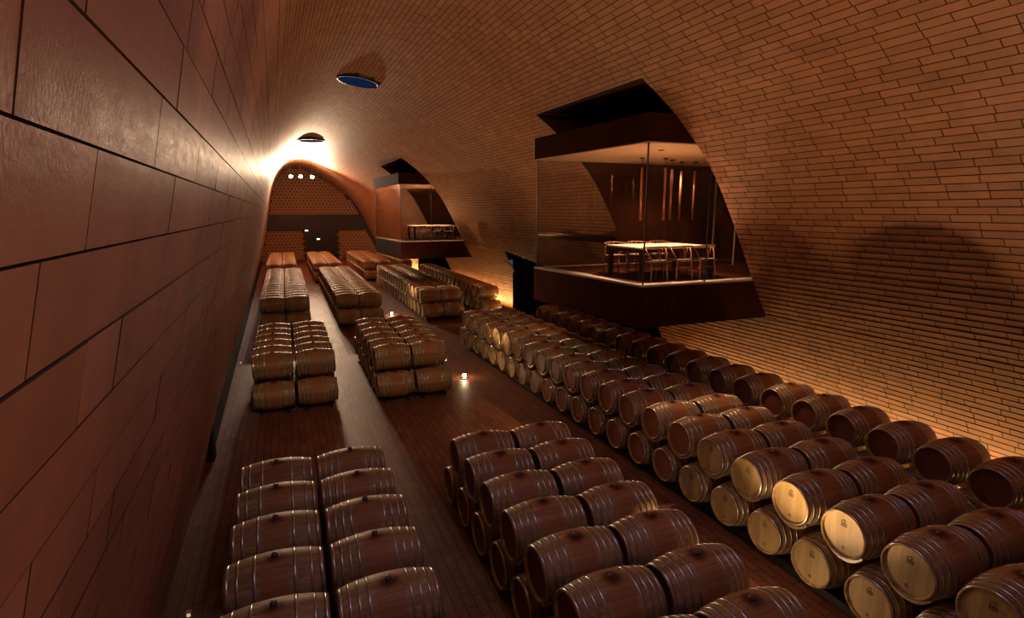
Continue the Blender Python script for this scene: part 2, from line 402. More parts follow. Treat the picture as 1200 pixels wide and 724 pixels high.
# near closing wall behind the camera, far closing walls, dark casing outside the openings
yb = Y0
prof0 = [tuple(S(s, yb)) for s in np.linspace(0, STOT, 60)]
struct(link('wall_back', prof0 + [(p[0], p[1] - 0.2, p[2]) for p in prof0], [tuple(range(60)), tuple(range(119, 59, -1))] + [(i + 1, i, 60 + i, 61 + i) for i in range(59)], 'mortar'))
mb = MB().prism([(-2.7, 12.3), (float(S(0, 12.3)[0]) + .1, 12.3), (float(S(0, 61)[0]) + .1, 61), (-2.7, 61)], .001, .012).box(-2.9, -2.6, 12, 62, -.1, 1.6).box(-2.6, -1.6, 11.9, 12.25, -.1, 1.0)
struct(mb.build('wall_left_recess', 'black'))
mb = MB().box(12.2, 12.5, 13.9, 23.2, -.1, 5).box(9.5, 12.5, 23.02, 23.3, 0, 4.0).box(8.8, 12.5, 13.9, 23.3, 4.0, 4.2)
mb.box(11.6, 11.9, 33.8, 42, -.1, 5).box(9.3, 11.9, 41.72, 42, 0, 4.0).box(8.6, 11.9, 33.8, 42, 4.0, 4.2)
mb.box(10.4, 10.6, 57.4, 60.5, -.1, 8)
struct(mb.build('wall_right_recess', 'black'))

# ------------------------------------------------------------------ end wall of hollow terracotta tubes
M['tubes'] = mat('terracotta_tube', (0.62, 0.30, 0.14), 0.6)
def tube_wall(inside, y, x0, x1, z0, z1, pitch=0.34):
    m1 = MB(); r = pitch * 0.5; j = 0; z = z0 + r
    while z < z1 - r * .6:
        x = x0 + r + (r if j % 2 else 0)
        while x < x1 - r * .6:
            if inside(x, z):
                vs = []
                for rr, yy in ((r * 1.0, 0.0), (r * 0.99, -0.10), (r * 0.66, -0.10), (r * 0.62, 0.04)):
                    vs += [(x + rr * math.cos(PI / 3 * q + PI / 6), y + yy, z + rr * math.sin(PI / 3 * q + PI / 6)) for q in range(6)]
                m1.add(vs, [(i * 6 + q, i * 6 + (q + 1) % 6, i * 6 + 6 + (q + 1) % 6, i * 6 + 6 + q) for i in range(3) for q in range(6)])
            x += pitch
        z += pitch * 0.87; j += 1
    return m1
yE = 60.0
PE = S(np.linspace(0, STOT, 200), yE)
def in_end(x, z):
    c = False; n = len(PE)
    for i in range(n):
        a, b = PE[i], PE[(i + 1) % n]
        if (a[2] > z) != (b[2] > z) and x < (b[0] - a[0]) * (z - a[2]) / (b[2] - a[2]) + a[0]: c = not c
    return c
m1 = tube_wall(in_end, yE, -3, 9.6, 4.62, 9.3); t1 = tube_wall(in_end, yE, -3, 1.86, 0.05, 3.05); t2 = tube_wall(in_end, yE, 4.99, 10.6, 0.05, 3.05)
m1.add(t1.v, t1.f); m1.add(t2.v, t2.f)
struct(m1.build('wall_far', 'tubes'))
struct(MB().box(-3.4, 12, yE + 0.05, yE + 0.3, 0, 9.6).build('wall_far_bed', 'mortar'))
M['band'] = mat('weathered_dark_metal', (0.045, 0.032, 0.026), 0.5, 0.5)
struct(MB().box(-2.2, 9.0, yE - 0.25, yE + 0.04, 3.1, 4.6).build('trim_2', 'band'))
d = empty('door_1', (3.42, yE - 0.1, 0)); struct(d)
MB().box(-1.52, 1.52, -.06, .14, 0.0, 3.08).build('door_frame', 'band', d)
MB().box(-1.42, -.03, -.09, -.06, 0.0, 2.9).build('door_leaf', 'steel_dark', d)
MB().box(.03, 1.42, -.09, -.06, 0.0, 2.9).build('door_leaf', 'steel_dark', d)
for x, y, z, lab in ((2.03, yE - .35, 3.07, 'small greenish emergency lamp above the dark far doorway'), (3.11, yE - .25, 2.2, 'small white emergency lamp in front of the dark far doors')):
    e = empty('emergency_lamp', (x, y, z), lab, 'lamp')
    MB().box(-.16, .16, 0, .1, -.07, .07).build('housing', 'steel_dark', e)
    MB().box(-.13, .13, -.02, 0, -.05, .05).build('diffuser', 'bulb_small', e)

# ------------------------------------------------------------------ oculi with evening sky
for i, (x, y, r) in enumerate(OCULI):
    ring = S(np.linspace(S_CROWN - 5, S_CROWN + 5, 200), y); zs_ = lambda q: float(np.interp(q, ring[:, 0], ring[:, 2]))
    za, zb_ = zs_(x - r), zs_(x + r); zc = (za + zb_) / 2 - .02
    lab = ['round skylight nearest the camera, above the front stacks', 'larger dark blue round skylight in the ceiling, nearest one in view', 'thin dark blue round skylight just in front of the bright far lamps'][i]
    e = empty('round_skylight', (x, y, zc), lab, 'skylight')
    seg = 40; e.rotation_euler = (0, -math.atan2(zb_ - za, 2 * r), 0)
    a = MB().lathe([(r + .07, .01), (r + .07, -.03), (r, -.03), (r, .3), (r + .07, .3), (r + .07, .01)], seg)
    a.build('shaft_ring', 'steel_dark', e, True)
    MB().lathe([(r - .002, -.01), (r - .002, .01)], seg).build('pane', 'sky_bright' if i == 0 else 'sky', e)

# ------------------------------------------------------------------ three spotlights under the far crown
WARM = (1.0, 0.68, 0.43)
def spotlamp(x, y, z, ztop, lab, energy, tgt, group, angle=150):
    e = empty('spotlight', (x, y, z), lab, 'lamp', group)
    MB().tube([(0, .18, .1), (0, .18, ztop - z)], .02, 8).build('hanger', 'steel_dark', e)
    MB().lathe([(.10, 0.02), (.13, .0), (.135, .12), (.09, .26), (.0, .28)], 20).build('housing', 'steel_dark', e, True)
    b = MB().lathe([(.0, -.08), (.11, -.055), (.14, -.01), (.0, 0.0)], 16).build('lamp_bulb', 'bulb', e, True)
    light('glow', 'POINT', (0, .7, -.1), energy * .035, WARM, e, shadow_soft_size=0.1)
    tr = Vector(tgt).normalized()
    q = (-tr).to_track_quat('Z', 'Y')
    for ch in e.children:
        if ch.name.startswith('hanger'): continue
        ch.rotation_mode = 'QUATERNION'; ch.rotation_quaternion = q
    l = light('beam', 'SPOT', tr * .09, energy, WARM, e, spot_size=math.radians(angle), spot_blend=0.6, shadow_soft_size=0.08)
    l.rotation_mode = 'QUATERNION'; l.rotation_quaternion = q
    return e
for j, (x, lab) in enumerate(((0.75, 'leftmost of three dazzling spotlights under the far crown'), (1.5, 'middle one of three dazzling spotlights under the far crown'), (2.4, 'rightmost of three dazzling spotlights under the far crown'))):
    spotlamp(x, 50.0, H + 2.84, H + 3.95, lab, E_SPOT, (0.0, -1, 0.42), 'spotlights under the far crown', 112)

# ------------------------------------------------------------------ aisle floor lamps
spotlamp(1.3, 3.4, H + 3.25, H + 3.9, 'added unseen ceiling spotlight beside the nearest skylight, fill for the barrel fronts', E_FILL, (.10, 1, -.42), 'added fill spotlights', 66)  # fill spot added out of view for the barrel fronts
def floor_lamp(x, y, lab, energy):
    e = empty('floor_lamp', (x, y, 0), lab, 'lamp', 'floor lamps in the right aisle')
    MB().lathe([(.13, 0), (.13, .02), (.06, .03), (.055, .05)], 20).build('base', 'steel_dark', e)
    MB().lathe([(.0, .05), (.045, .06), (.06, .09), (.045, .12), (.0, .135)], 16).build('lamp_bulb', 'bulb', e, True)
    light('glow', 'POINT', (0, 0, .10), energy * .022, (1.0, 0.64, 0.32), e, shadow_soft_size=0.06)
    l = light('beam', 'SPOT', (0, 0, .11), energy, (1.0, 0.62, 0.33), e, shadow_soft_size=0.06, spot_size=math.radians(122), spot_blend=1.0)
    l.rotation_euler = (PI, 0, 0)
floor_lamp(4.9, -6.0, 'floor lamp between the centre and right stacks, beyond the bottom frame edge', E_FLOOR)
floor_lamp(1.9, -1.2, 'added unseen floor lamp behind the camera, fill for the left wall', 1350.0)  # added out of view to brighten the left wall
floor_lamp(5.0, 4.72, 'floor lamp hidden between the front centre and right barrel stacks', E_FLOOR)
floor_lamp(4.72, 15.43, 'bright star-like floor lamp beside the second centre barrel stack', E_FLOOR)
floor_lamp(4.55, 26.7, 'smaller bright floor lamp in the aisle farther down the cellar', E_FLOOR)
floor_lamp(4.35, 38.0, 'distant floor lamp in the aisle near the far end', E_FLOOR)
# linear uplights along the foot of the right wall
for y0, y1, x, lab in ((1.0, 13.6, 10.85, 'linear uplight behind the front right barrel stack'), (23.4, 33.4, 9.88, 'linear uplight behind the second right barrel stack'), (42.2, 56.5, 9.15, 'linear uplight behind the farthest right barrel stack')):
    e = empty('linear_uplight', (x, (y0 + y1) / 2, 0), lab, 'lamp', 'linear uplights at the foot of the right wall')
    hl = (y1 - y0) / 2
    MB().box(-.06, .06, -hl, hl, 0, .07).build('channel', 'steel_dark', e)
    MB().box(-.04, .04, -hl, hl, .07, .08).build('diffuser', 'bulb_dim', e)
    l = light('wash', 'AREA', (0, 0, .10), E_STRIP * (y1 - y0) / 12 * (1.0 if y0 < 5 else 2.0), (1.0, 0.60, 0.22), e, shape='RECTANGLE', size=.08, size_y=2 * hl)
    l.rotation_euler = (PI, 0, 0)
for (x, y, z, lab) in ((-1.40, 7.14, 0.0, 'small brass footlight on the floor by the left wall, nearest'), (-1.62, 19.7, 0.0, 'small white footlight on the floor by the left wall, farther away')):
    e = empty('footlight', (x, y, z), lab, 'lamp', 'footlights by the left wall')
    MB().box(-.03, .03, -.03, .03, 0, .08).build('housing', 'pale_steel', e)
    MB().box(-.02, .02, -.036, -.03, .03, .07).build('lens', 'bulb_dim', e)
# ------------------------------------------------------------------ glass rooms
def chair_proto():
    r = empty('dining_chair', (0, 0, 0), 'wooden wishbone chair', 'chair')
    for sx in (-1, 1):
        MB().tube([(sx * .22, .20, 0), (sx * .215, .19, .44), (sx * .21, .185, .62)], .016, 8, .013).build('leg', 'chair_wood', r, True)
        MB().tube([(sx * .21, -.23, 0), (sx * .20, -.22, .3), (sx * .19, -.20, .44), (sx * .24, -.12, .6), (sx * .26, -.05, .70)], .018, 8, .012).build('leg', 'chair_wood', r, True)
        MB().tube([(sx * .215, .19, .2), (sx * .2, -.22, .24)], .011, 6).build('stretcher', 'chair_wood', r, True)
    MB().tube([(-.21, .19, .24), (.21, .19, .24)], .011, 6).tube([(-.2, -.22, .28), (.2, -.22, .28)], .011, 6).build('cross_rail', 'chair_wood', r, True)
    MB().prism([(-.2, -.21), (.2, -.21), (.235, .2), (-.235, .2)], .425, .45).build('seat', 'cord', r)
    pts = [(.29 * math.cos(a), -.02 - .24 * math.sin(a) , .71 + .03 * math.sin(a)) for a in np.linspace(-.35, PI + .35, 18)]
    MB().tube(pts, .016, 8).build('backrest', 'chair_wood', r, True)
    MB().tube([(0, -.2, .43), (0, -.225, .55), (-.07, -.245, .73)], .012, 6).tube([(0, -.225, .55), (.07, -.245, .73)], .012, 6).build('splat', 'chair_wood', r, True)
    return r
CH = [None]
def place_chair(x, y, z, rz, lab, group):
    if CH[0] is None: CH[0] = chair_proto(); o = CH[0]
    else: o = copy_tree(CH[0])
    o.location = (x, y, z); o.rotation_euler = (0, 0, rz); tag(o, lab, 'chair', group); return o
def table(x0, x1, y0, y1, z, h, lab):
    t = empty('dining_table', ((x0 + x1) / 2, (y0 + y1) / 2, z), lab, 'table')
    a, b = (x1 - x0) / 2, (y1 - y0) / 2
    MB().box(-a, a, -b, b, h - .035, h).build('tabletop', 'table_top', t)
    MB().box(-a + .02, a - .02, -b + .02, b - .02, h - .11, h - .036).build('apron', 'dark_wood', t)
    for sx in (-1, 1):
        for sy in (-1, 1):
            MB().box(sx * (a - .06) - .045, sx * (a - .06) + .045, sy * (b - .06) - .045, sy * (b - .06) + .045, 0, h - .111).build('leg', 'dark_wood', t)
    return t
def pod(ya, yb, xa, xb, which, dx):
    """ya/yb near and far face, xa/xb the hall-side corner there"""
    zs0, zs1, zr0, zr1 = H - 2.36, H - 1.47, H + 1.33, H + 1.88
    e = empty('glass_room', (xa, ya, zs0), 'projecting glass-walled dining room with dark wooden slabs, ' + which, 'glass room')
    X2 = 12.4 + dx
    P = [(0, 0.02), (X2 - xa, 0.02), (X2 - xa, yb - ya - .02), (xb - xa, yb - ya - .02)]
    ins = lambda k: [(k, 0.02 + k), (X2 - xa, 0.02 + k), (X2 - xa, yb - ya - .02 - k), (xb - xa + k, yb - ya - .02 - k)]
    MB().prism(P, 0, zs1 - zs0 - .04).build('floor_slab', 'dark_wood', e)
    MB().prism(P, zs1 - zs0 - .04, zs1 - zs0).build('floor_finish', 'pod_floor', e)
    MB().prism(P, zr0 - zs0 + .02, zr1 - zs0).build('roof_slab', 'dark_wood', e)
    MB().prism(ins(.03), zr0 - zs0, zr0 - zs0 + .02).build('ceiling_panel', 'plaster', e)
    MB().prism([(.32, .32), (X2 - xa - .1, .32), (X2 - xa - .1, yb - ya - .3), (xb - xa + .32, yb - ya - .3)], zs1 - zs0 + .001, zs1 - zs0 + .006).build('floor_inset', 'dark_wood', e)
    zt, zb = zr0 - zs0, zs1 - zs0
    d = Vector((xb - xa, yb - ya - .04, 0)); L_ = d.length; dn = d.normalized(); nn = Vector((dn.y, -dn.x, 0))
    a = Vector((.05, .06, 0)); b = Vector((xb - xa + .05, yb - ya - .06, 0))
    t = nn * .012
    MB().prism([(a.x, a.y), (a.x + t.x, a.y + t.y), (b.x + t.x, b.y + t.y), (b.x, b.y)], zb, zt).build('glass_pane', 'glass', e)
    wr = {0: 3.0}
    xin = 3.55 if dx == 0 else 3.4
    MB().box(.07, 1.62, .05, .062, zb, zt).build('glass_pane', 'glass', e)
    MB().box(1.64, xin + .9, .05, .062, zb, zt).build('glass_pane', 'glass', e)
    MB().box(xb - xa + .07, xin + .9, yb - ya - .062, yb - ya - .05, zb, zt).build('glass_pane', 'glass', e)
    MB().box(.045, .07, .045, .07, zb, zt).build('mullion', 'steel_dark', e)
    MB().box(1.62, 1.64, .045, .068, zb, zt).build('mullion', 'steel_dark', e)
    MB().box(xb - xa + .045, xb - xa + .07, yb - ya - .07, yb - ya - .045, zb, zt).build('mullion', 'steel_dark', e)
    return e
def alcove(ya, yb, dx, idx, ztop):
    # the timber-lined recess behind the vault skin, built as real panels outside the tiles
    X2 = 12.6 + dx
    def cheek(y0, y1):
        ss = np.linspace(sR(ztop), sR(-2.36), 24)
        pts = [S(s_, (y0 + y1) / 2, -0.01) for s_ in ss]
        poly = [(p[0], p[2]) for p in pts] + [(X2, H - 2.36), (X2, H + ztop)]
        n = len(poly)
        return MB().add([(x, y0, z) for x, z in poly] + [(x, y1, z) for x, z in poly],
                        [tuple(range(n)), tuple(range(2 * n - 1, n - 1, -1))] + [((i + 1) % n, i, n + i, n + (i + 1) % n) for i in range(n)])
    mb = cheek(ya - .16, ya - .003); c2 = cheek(yb + .003, yb + .16); mb.add(c2.v, c2.f)
    mb.box(X2, X2 + .2, ya - .1, yb + .1, H - 2.6, H + 2.7)
    xs = float(S(sR(ztop), ya)[0])
    mb.box(xs + .0, X2, ya - .15, yb + .15, H + ztop + .004, H + ztop + .16)
    xb_ = float(S(sR(-2.36), ya)[0])
    mb.box(xb_ + .15, X2, ya - .15, yb + .15, H - 2.56, H - 2.362)
    struct(mb.build('wall_alcove_%d' % idx, 'alcove'))
alcove(9.3, 13.7, 0, 1, 2.48)
alcove(28.0, 33.6, -1.0, 2, 2.60)
pod(9.3, 13.7, 6.61, 6.20, 'nearer of the two', 0)
pod(28.0, 33.6, 5.35, 4.95, 'farther of the two', -1.0)
Z1 = H - 1.47
table(6.95, 8.92, 9.85, 11.2, Z1 + .006, .71, 'long pale-topped dining table inside the nearer glass room')
for x, lab in ((7.30, 'wishbone chair on near side of nearer table, closest to glass corner'), (7.95, 'wishbone chair in the middle of the near side, nearer glass room'), (8.58, 'wishbone chair on near side of nearer table, farthest right')):
    place_chair(x, 9.90, Z1 + .006, 0, lab, 'chairs at the nearer table')
for x, lab in ((7.30, 'wishbone chair on far side of nearer table, leftmost'), (7.95, 'wishbone chair on far side of nearer table, middle'), (8.58, 'wishbone chair on far side of nearer table, rightmost')):
    place_chair(x, 11.35, Z1 + .006, PI, lab, 'chairs at the nearer table')
# pendants
for i, (x, y) in enumerate(((8.42, 12.05), (9.03, 11.91), (9.45, 12.19), (10.03, 12.54), (10.45, 12.5))):
    lab = 'slim copper tube pendant in the nearer glass room, ' + ('leftmost', 'second from left', 'third from left', 'fourth from left', 'rightmost')[i]
    e = empty('pendant_lamp', (x, y, H + 1.33), lab, 'lamp', 'copper tube pendants')
    MB().lathe([(.06, 0), (.06, -.03), (.0, -.035)], 16).build('canopy', 'steel_dark', e)
    MB().tube([(0, 0, -.03), (0, 0, -.25)], .006, 6).build('cable', 'steel_dark', e)
    MB().tube([(0, 0, -.24), (0, 0, -1.55)], .032, 12).build('lamp_tube', 'copper', e, True)
# recessed downlight and curtain panel in the nearer room
def downlight(x, y, z, energy, lab, r=.07, ang=110):
    e = empty('downlight', (x, y, z), lab, 'lamp')
    MB().lathe([(r, 0), (r, -.012), (r * .75, -.012), (r * .75, -.004), (r * .74, -.003)], 20).build('trim_ring', 'steel_dark', e)
    l = light('beam', 'SPOT', (0, 0, -.03), energy, (1.0, .58, .32), e, spot_size=math.radians(ang), spot_blend=.7, shadow_soft_size=.05)
downlight(7.75, 10.4, H + 1.33, E_POD * 2.2, 'recessed downlight over the nearer table', ang=85)
downlight(9.6, 12.4, H + 1.33, E_POD * .4, 'recessed downlight behind the pendants in the nearer room', ang=120)
e = empty('sliding_door', (11.6, 12.6, Z1), 'dark glazed sliding door with slim metal stiles in the nearer glass room', 'door')
MB().box(-.02, .02, -.55, -.5, 0, 2.78).build('stile', 'pale_steel', e); MB().box(-.02, .02, .3, .35, 0, 2.78).build('stile', 'pale_steel', e)
MB().box(-.008, .008, -.5, .3, 0.02, 2.78).build('glass_pane', 'glass', e)
table(6.3, 8.6, 29.3, 30.9, Z1, .73, 'pale-topped dining table inside the farther glass room')
for i in range(3):
    place_chair(6.7 + .72 * i, 29.05, Z1, 0, 'wishbone chair on near side of farther table, ' + ('leftmost', 'middle', 'rightmost')[i], 'chairs at the farther table')
    place_chair(6.7 + .72 * i, 31.15, Z1, PI, 'wishbone chair on far side of farther table, ' + ('leftmost', 'middle', 'rightmost')[i], 'chairs at the farther table')
downlight(7.4, 30.1, H + 1.33, E_POD * 1.6, 'recessed downlight over the farther table')

# ------------------------------------------------------------------ barrels
BL = 0.475
def rad(x): return .352 - .066 * (x / BL) ** 2
def barrel_parts():
    xs = np.linspace(-BL, BL, 15)
    inner = .262
    body = MB().lathe([(inner, -BL + .035)] + [(rad(-BL) - .014, -BL)] + [(rad(x), x) for x in xs[0:]] + [(rad(BL) - .014, BL), (inner, BL - .035)], 28, 'x')
    # drop the end caps: heads close them
    body.f = [f for f in body.f if len(f) == 4]
    P = {}
    def me(name, mb_, mk, smooth=True):
        o = mb_.build(name, mk, None, smooth); d_ = o.data; bpy.data.objects.remove(o); d_.use_fake_user = False; return d_
    P['staves'] = me('staves', body, 'oak')
    for sgn in (-1, 1):
        hd = MB().lathe([(0.0, sgn * (BL - .030)), (.264, sgn * (BL - .034))], 28, 'x')
        if sgn > 0: pass
        P['head%d' % sgn] = me('barrel_head', hd, 'head' if sgn < 0 else 'head', False)
        P['headred%d' % sgn] = me('barrel_head', MB().lathe([(0.0, sgn * (BL - .030)), (.264, sgn * (BL - .034))], 28, 'x'), 'head_red', False)
    def hoop(x, w_):
        t = .0035
        a, b = x - w_ / 2, x + w_ / 2
        hb = MB().lathe([(rad(a) - .003, a), (rad(a) + t, a), (rad(b) + t, b), (rad(b) - .003, b)], 28, 'x')
        hb.f = [f for f in hb.f if len(f) == 4]; return hb
    P['hoops8'] = [me('hoop', hoop(x, w_), 'hoop') for x, w_ in [(s * q, ww) for s in (-1, 1) for q, ww in ((.452, .034), (.372, .026), (.285, .026), (.195, .026))]]
    P['hoops6'] = [me('hoop', hoop(x, w_), 'hoop') for x, w_ in [(s * q, ww) for s in (-1, 1) for q, ww in ((.448, .040), (.350, .028), (.190, .032))]]
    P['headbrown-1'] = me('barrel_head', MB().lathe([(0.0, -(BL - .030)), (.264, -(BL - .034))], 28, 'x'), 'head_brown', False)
    P['bung'] = me('bung', MB().lathe([(.030, .345), (.034, .352), (.034, .362), (.024, .382), (.0, .386)], 12), 'bung')
    mk = MB(); xf = -(BL - .030) - .0025
    def stroke(y0, z0, y1, z1, wd=.007):
        d_ = Vector((0, y1 - y0, z1 - z0)).normalized(); nrm = Vector((0, -d_.z, d_.y)) * wd
        p, q = Vector((xf, y0, z0)), Vector((xf, y1, z1))
        vs = [p - nrm, q - nrm, q + nrm, p + nrm]; vs += [v + Vector((.0035, 0, 0)) for v in vs]
        mk.add(vs, [(0, 1, 2, 3), (7, 6, 5, 4), (0, 4, 5, 1), (1, 5, 6, 2), (2, 6, 7, 3), (3, 7, 4, 0)])
    for i in range(4): stroke(.03 - .02 * i, .09, .03 - .02 * i, .15 - .015 * (i % 2), .0042)
    stroke(.03, .165, .0, .168, .003); stroke(-.002, .18, -.025, .16, .0028)
    P['mark'] = me('brand_mark', mk, 'ink', False)
    mk = MB()
    for a in np.linspace(0, 2 * PI, 9)[:-1]:
        stroke(.018 * math.cos(a), -.175 + .018 * math.sin(a), .018 * math.cos(a + .785), -.175 + .018 * math.sin(a + .785), .003)
    P['ringmark'] = me('brand_ring', mk, 'ink', False)
    return P
BP = barrel_parts()
def child(name, data, parent):
    o = bpy.data.objects.new(name, data); COL.objects.link(o); o.parent = parent; return o
def make_barrel(kind, red, full=True):
    r = empty('wine_barrel')
    child('staves', BP['staves'], r)
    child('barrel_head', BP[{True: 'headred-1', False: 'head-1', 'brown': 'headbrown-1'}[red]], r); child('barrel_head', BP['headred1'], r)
    for h in BP['hoops' + kind]: child('hoop', h, r)
    child('bung', BP['bung'], r)
    if red is False: child('brand_mark', BP['mark'], r); child('brand_ring', BP['ringmark'], r)
    return r
# one-piece version (for barrels whose parts are too small to see, and for the uncounted remainder)
def simple_mesh(seg=14):
    xs = [-BL, -.40, -.34, -.26, -.14, 0, .14, .26, .34, .40, BL]
    mb_ = MB(); mi = []
    prof = [(.262, -BL + .03), (rad(BL) - .008, -BL)] + [(rad(x), x) for x in xs] + [(rad(BL) - .008, BL), (.262, BL - .03)]
    mb_.lathe(prof, seg, 'x'); mi = [0 if len(f) == 4 else 1 for f in mb_.f]
    for x in (-.452, -.37, -.28, .28, .37, .452):
        a, b = x - .016, x + .016
        n0 = len(mb_.f); mb_.lathe([(rad(a) - .001, a), (rad(a) + .004, a), (rad(b) + .004, b), (rad(b) - .001, b)], seg, 'x')
        mb_.f = [f for i, f in enumerate(mb_.f) if i < n0 or len(f) == 4]; mi += [2] * (len(mb_.f) - n0)
    return mb_, mi
sm_mb, sm_mi = simple_mesh()
_o = link('wine_barrel', sm_mb.v, sm_mb.f, ['oak', 'head', 'hoop'], None, True, sm_mi); SIMPLE = _o.data; bpy.data.objects.remove(_o)

ZB, ZT, PIT = .43, 1.08, .77
def sh(y): return -.02 * min(max(y - 8, 0), 22)
# block: key, column centres, y of first top barrel, count, pitch, label phrase
def blockdef():
    B = []
    B.append(dict(key='L1', cols=[-.32, .70], ys=[8.15 - .8 * i for i in range(6)], pit=.8, far=True))
    B.append(dict(key='M1', cols=[2.73, 3.75], ys=[8.0 - .77 * i for i in range(7)], pit=.77, far=True))
    B.append(dict(key='R1', cols=[6.50, 7.53, 9.46], ys=[1.89 + .77 * i for i in range(23)], pit=.77, far=False))
    B.append(dict(key='L2', cols=[-.50, .52], ys=[14.9 + .8 * i for i in range(6)], pit=.8, far=False))
    B.append(dict(key='M2', cols=[2.45, 3.46], ys=[14.7 + .8 * i for i in range(6)], pit=.8, far=False))
    B.append(dict(key='L3', cols=[-.68, .32], ys=[25.0 + .8 * i for i in range(17)], pit=.8, far=False))
    B.append(dict(key='M3', cols=[2.35, 3.33], ys=[25.0 + .8 * i for i in range(17)], pit=.8, far=False))
    B.append(dict(key='R2', cols=[6.07, 7.08, 8.95], ys=[25.2 + .78 * i for i in range(17)], pit=.78, far=False))
    B.append(dict(key='L4', cols=[-.85, .15], ys=[41.5 + .8 * i for i in range(15)], pit=.8, far=False))
    B.append(dict(key='M4', cols=[2.15, 3.15], ys=[41.5 + .8 * i for i in range(15)], pit=.8, far=False))
    B.append(dict(key='R3', cols=[5.6, 6.6, 8.2], ys=[41.5 + .8 * i for i in range(15)], pit=.8, far=False))
    return B
WHERE = {'L1': 'front left stack', 'M1': 'front centre stack', 'R1': 'long right stack', 'L2': 'second left stack', 'M2': 'second centre stack',
         'L3': 'third left stack', 'M3': 'third centre stack', 'R2': 'second right stack', 'L4': 'farthest left stack', 'M4': 'farthest centre stack', 'R3': 'farthest right stack'}
ORD = ['first', 'second', 'third', 'fourth', 'fifth', 'sixth', 'seventh', 'eighth', 'ninth', 'tenth', 'eleventh', 'twelfth', 'thirteenth', 'fourteenth', 'fifteenth', 'sixteenth', 'seventeenth', 'eighteenth', 'nineteenth', 'twentieth', 'twenty-first', 'twenty-second', 'twenty-third', 'twenty-fourth', 'twenty-fifth']
# which barrels show largest in the picture: per stack and tier, one (first, last + 1) range for each column
SEEN = {('L1', 'upper'): [(0, 5), (0, 5)], ('L1', 'lower'): [(0, 0), (0, 4)],
        ('M1', 'upper'): [(0, 7), (0, 7)], ('M1', 'lower'): [(0, 6), (0, 0)],
        ('R1', 'upper'): [(1, 23), (2, 23), (3, 23)], ('R1', 'lower'): [(2, 24), (0, 0), (4, 10)],
        ('L2', 'upper'): [(0, 6), (0, 6)], ('L2', 'lower'): [(0, 2), (0, 2)],
        ('M2', 'upper'): [(0, 6), (0, 6)], ('M2', 'lower'): [(0, 7), (0, 2)],
        ('L3', 'upper'): [(0, 14), (0, 13)], ('L3', 'lower'): [(0, 1), (0, 1)],
        ('M3', 'upper'): [(0, 15), (0, 13)], ('M3', 'lower'): [(0, 2), (0, 1)],
        ('R2', 'upper'): [(0, 17), (0, 9), (0, 17)], ('R2', 'lower'): [(0, 8), (0, 1), (0, 5)],
        ('L4', 'upper'): [(0, 1), (0, 2)], ('M4', 'upper'): [(0, 2), (0, 1)], ('M4', 'lower'): [(0, 1), (0, 0)],
        ('R3', 'upper'): [(0, 3), (0, 1), (0, 1)], ('R3', 'lower'): [(0, 1), (0, 0), (0, 0)]}
def seen(key, ci, tier, k):
    a, b_ = SEEN.get((key, tier), [(0, 0)] * 3)[ci]
    return a <= k < b_
ALLB = []; ROWX = {}
for b in blockdef():
    for ci, cx_ in enumerate(b['cols']):
        s_ = -1 if b['far'] else 1
        shift = (lambda y: sh(y)) if b['key'] == 'R1' else (lambda y: 0.0)
        top = [(cx_ + shift(y), y, ZT) for y in b['ys']]
        yb_ = [b['ys'][0] - s_ * b['pit'] / 2] + [y + s_ * b['pit'] / 2 for y in b['ys']]
        bot = [(cx_ + shift(y), y, ZB) for y in yb_]
        for tier, lst in (('upper', top), ('lower', bot)):
            for k, p in enumerate(lst): ALLB.append((b['key'], ci, tier, k, p, b))
rb = random.Random(11)
FIRST = {}
for idx, (key, ci, tier, k, p, b) in enumerate(ALLB):
    if seen(key, ci, tier, k): FIRST[(key, ci, tier)] = min(k, FIRST.get((key, ci, tier), 99))
def barrel_label(key, ci, tier, k, b, red):
    nc = len(b['cols'])
    col = ('left column' if ci == 0 else 'right column') if nc == 2 else ('aisle column', 'middle column', 'wall column')[ci]
    look = {'L1': 'dim oak barrel', 'M1': 'wine-stained oak barrel'}.get(key, 'oak barrel')
    if key == 'R1': look = ('pale-headed barrel', 'oak barrel', 'barrel, unlit-toned head')[ci]
    if red == 'brown': look = 'barrel, dim-toned head'
    if b['far']: return '%s, %s tier, %s of %s, %s from far end' % (look, tier, col, WHERE[key], ORD[k])
    return '%s, %s tier, %s of %s, %s seen from near end' % (look, tier, col, WHERE[key], ORD[k - FIRST[(key, ci, tier)]])
PROTO = {}; stuff = []
for idx, (key, ci, tier, k, p, b) in enumerate(ALLB):
    named = seen(key, ci, tier, k)
    if not named: stuff.append(p); continue
    red = not (key in ('R1', 'R2', 'R3') and ci == 0)  # heads off the right-hand aisle take the colour painted as unlit
    if key == 'R1' and ci == 0 and 7.2 < p[1] < 14.3: red = 'brown'  # stretch between floor lamps, its dimness painted as a head colour
    if p[1] < 20:
        kd = '6' if (key in ('L1', 'L2') and ci == 0) else '8'
        if (kd, red) not in PROTO: PROTO[(kd, red)] = make_barrel(kd, red); o = PROTO[(kd, red)]
        else: o = copy_tree(PROTO[(kd, red)])
    else:
        o = bpy.data.objects.new('wine_barrel', SIMPLE); COL.objects.link(o)
    dz = rb.uniform(-.03, .03)
    o.location = (p[0] + rb.uniform(-.008, .008), p[1], p[2]); o.rotation_euler = (rb.gauss(0, .06), 0, rb.gauss(0, .008))
    tag(o, barrel_label(key, ci, tier, k, b, red), 'barrel', 'barrels in the ' + WHERE[key])
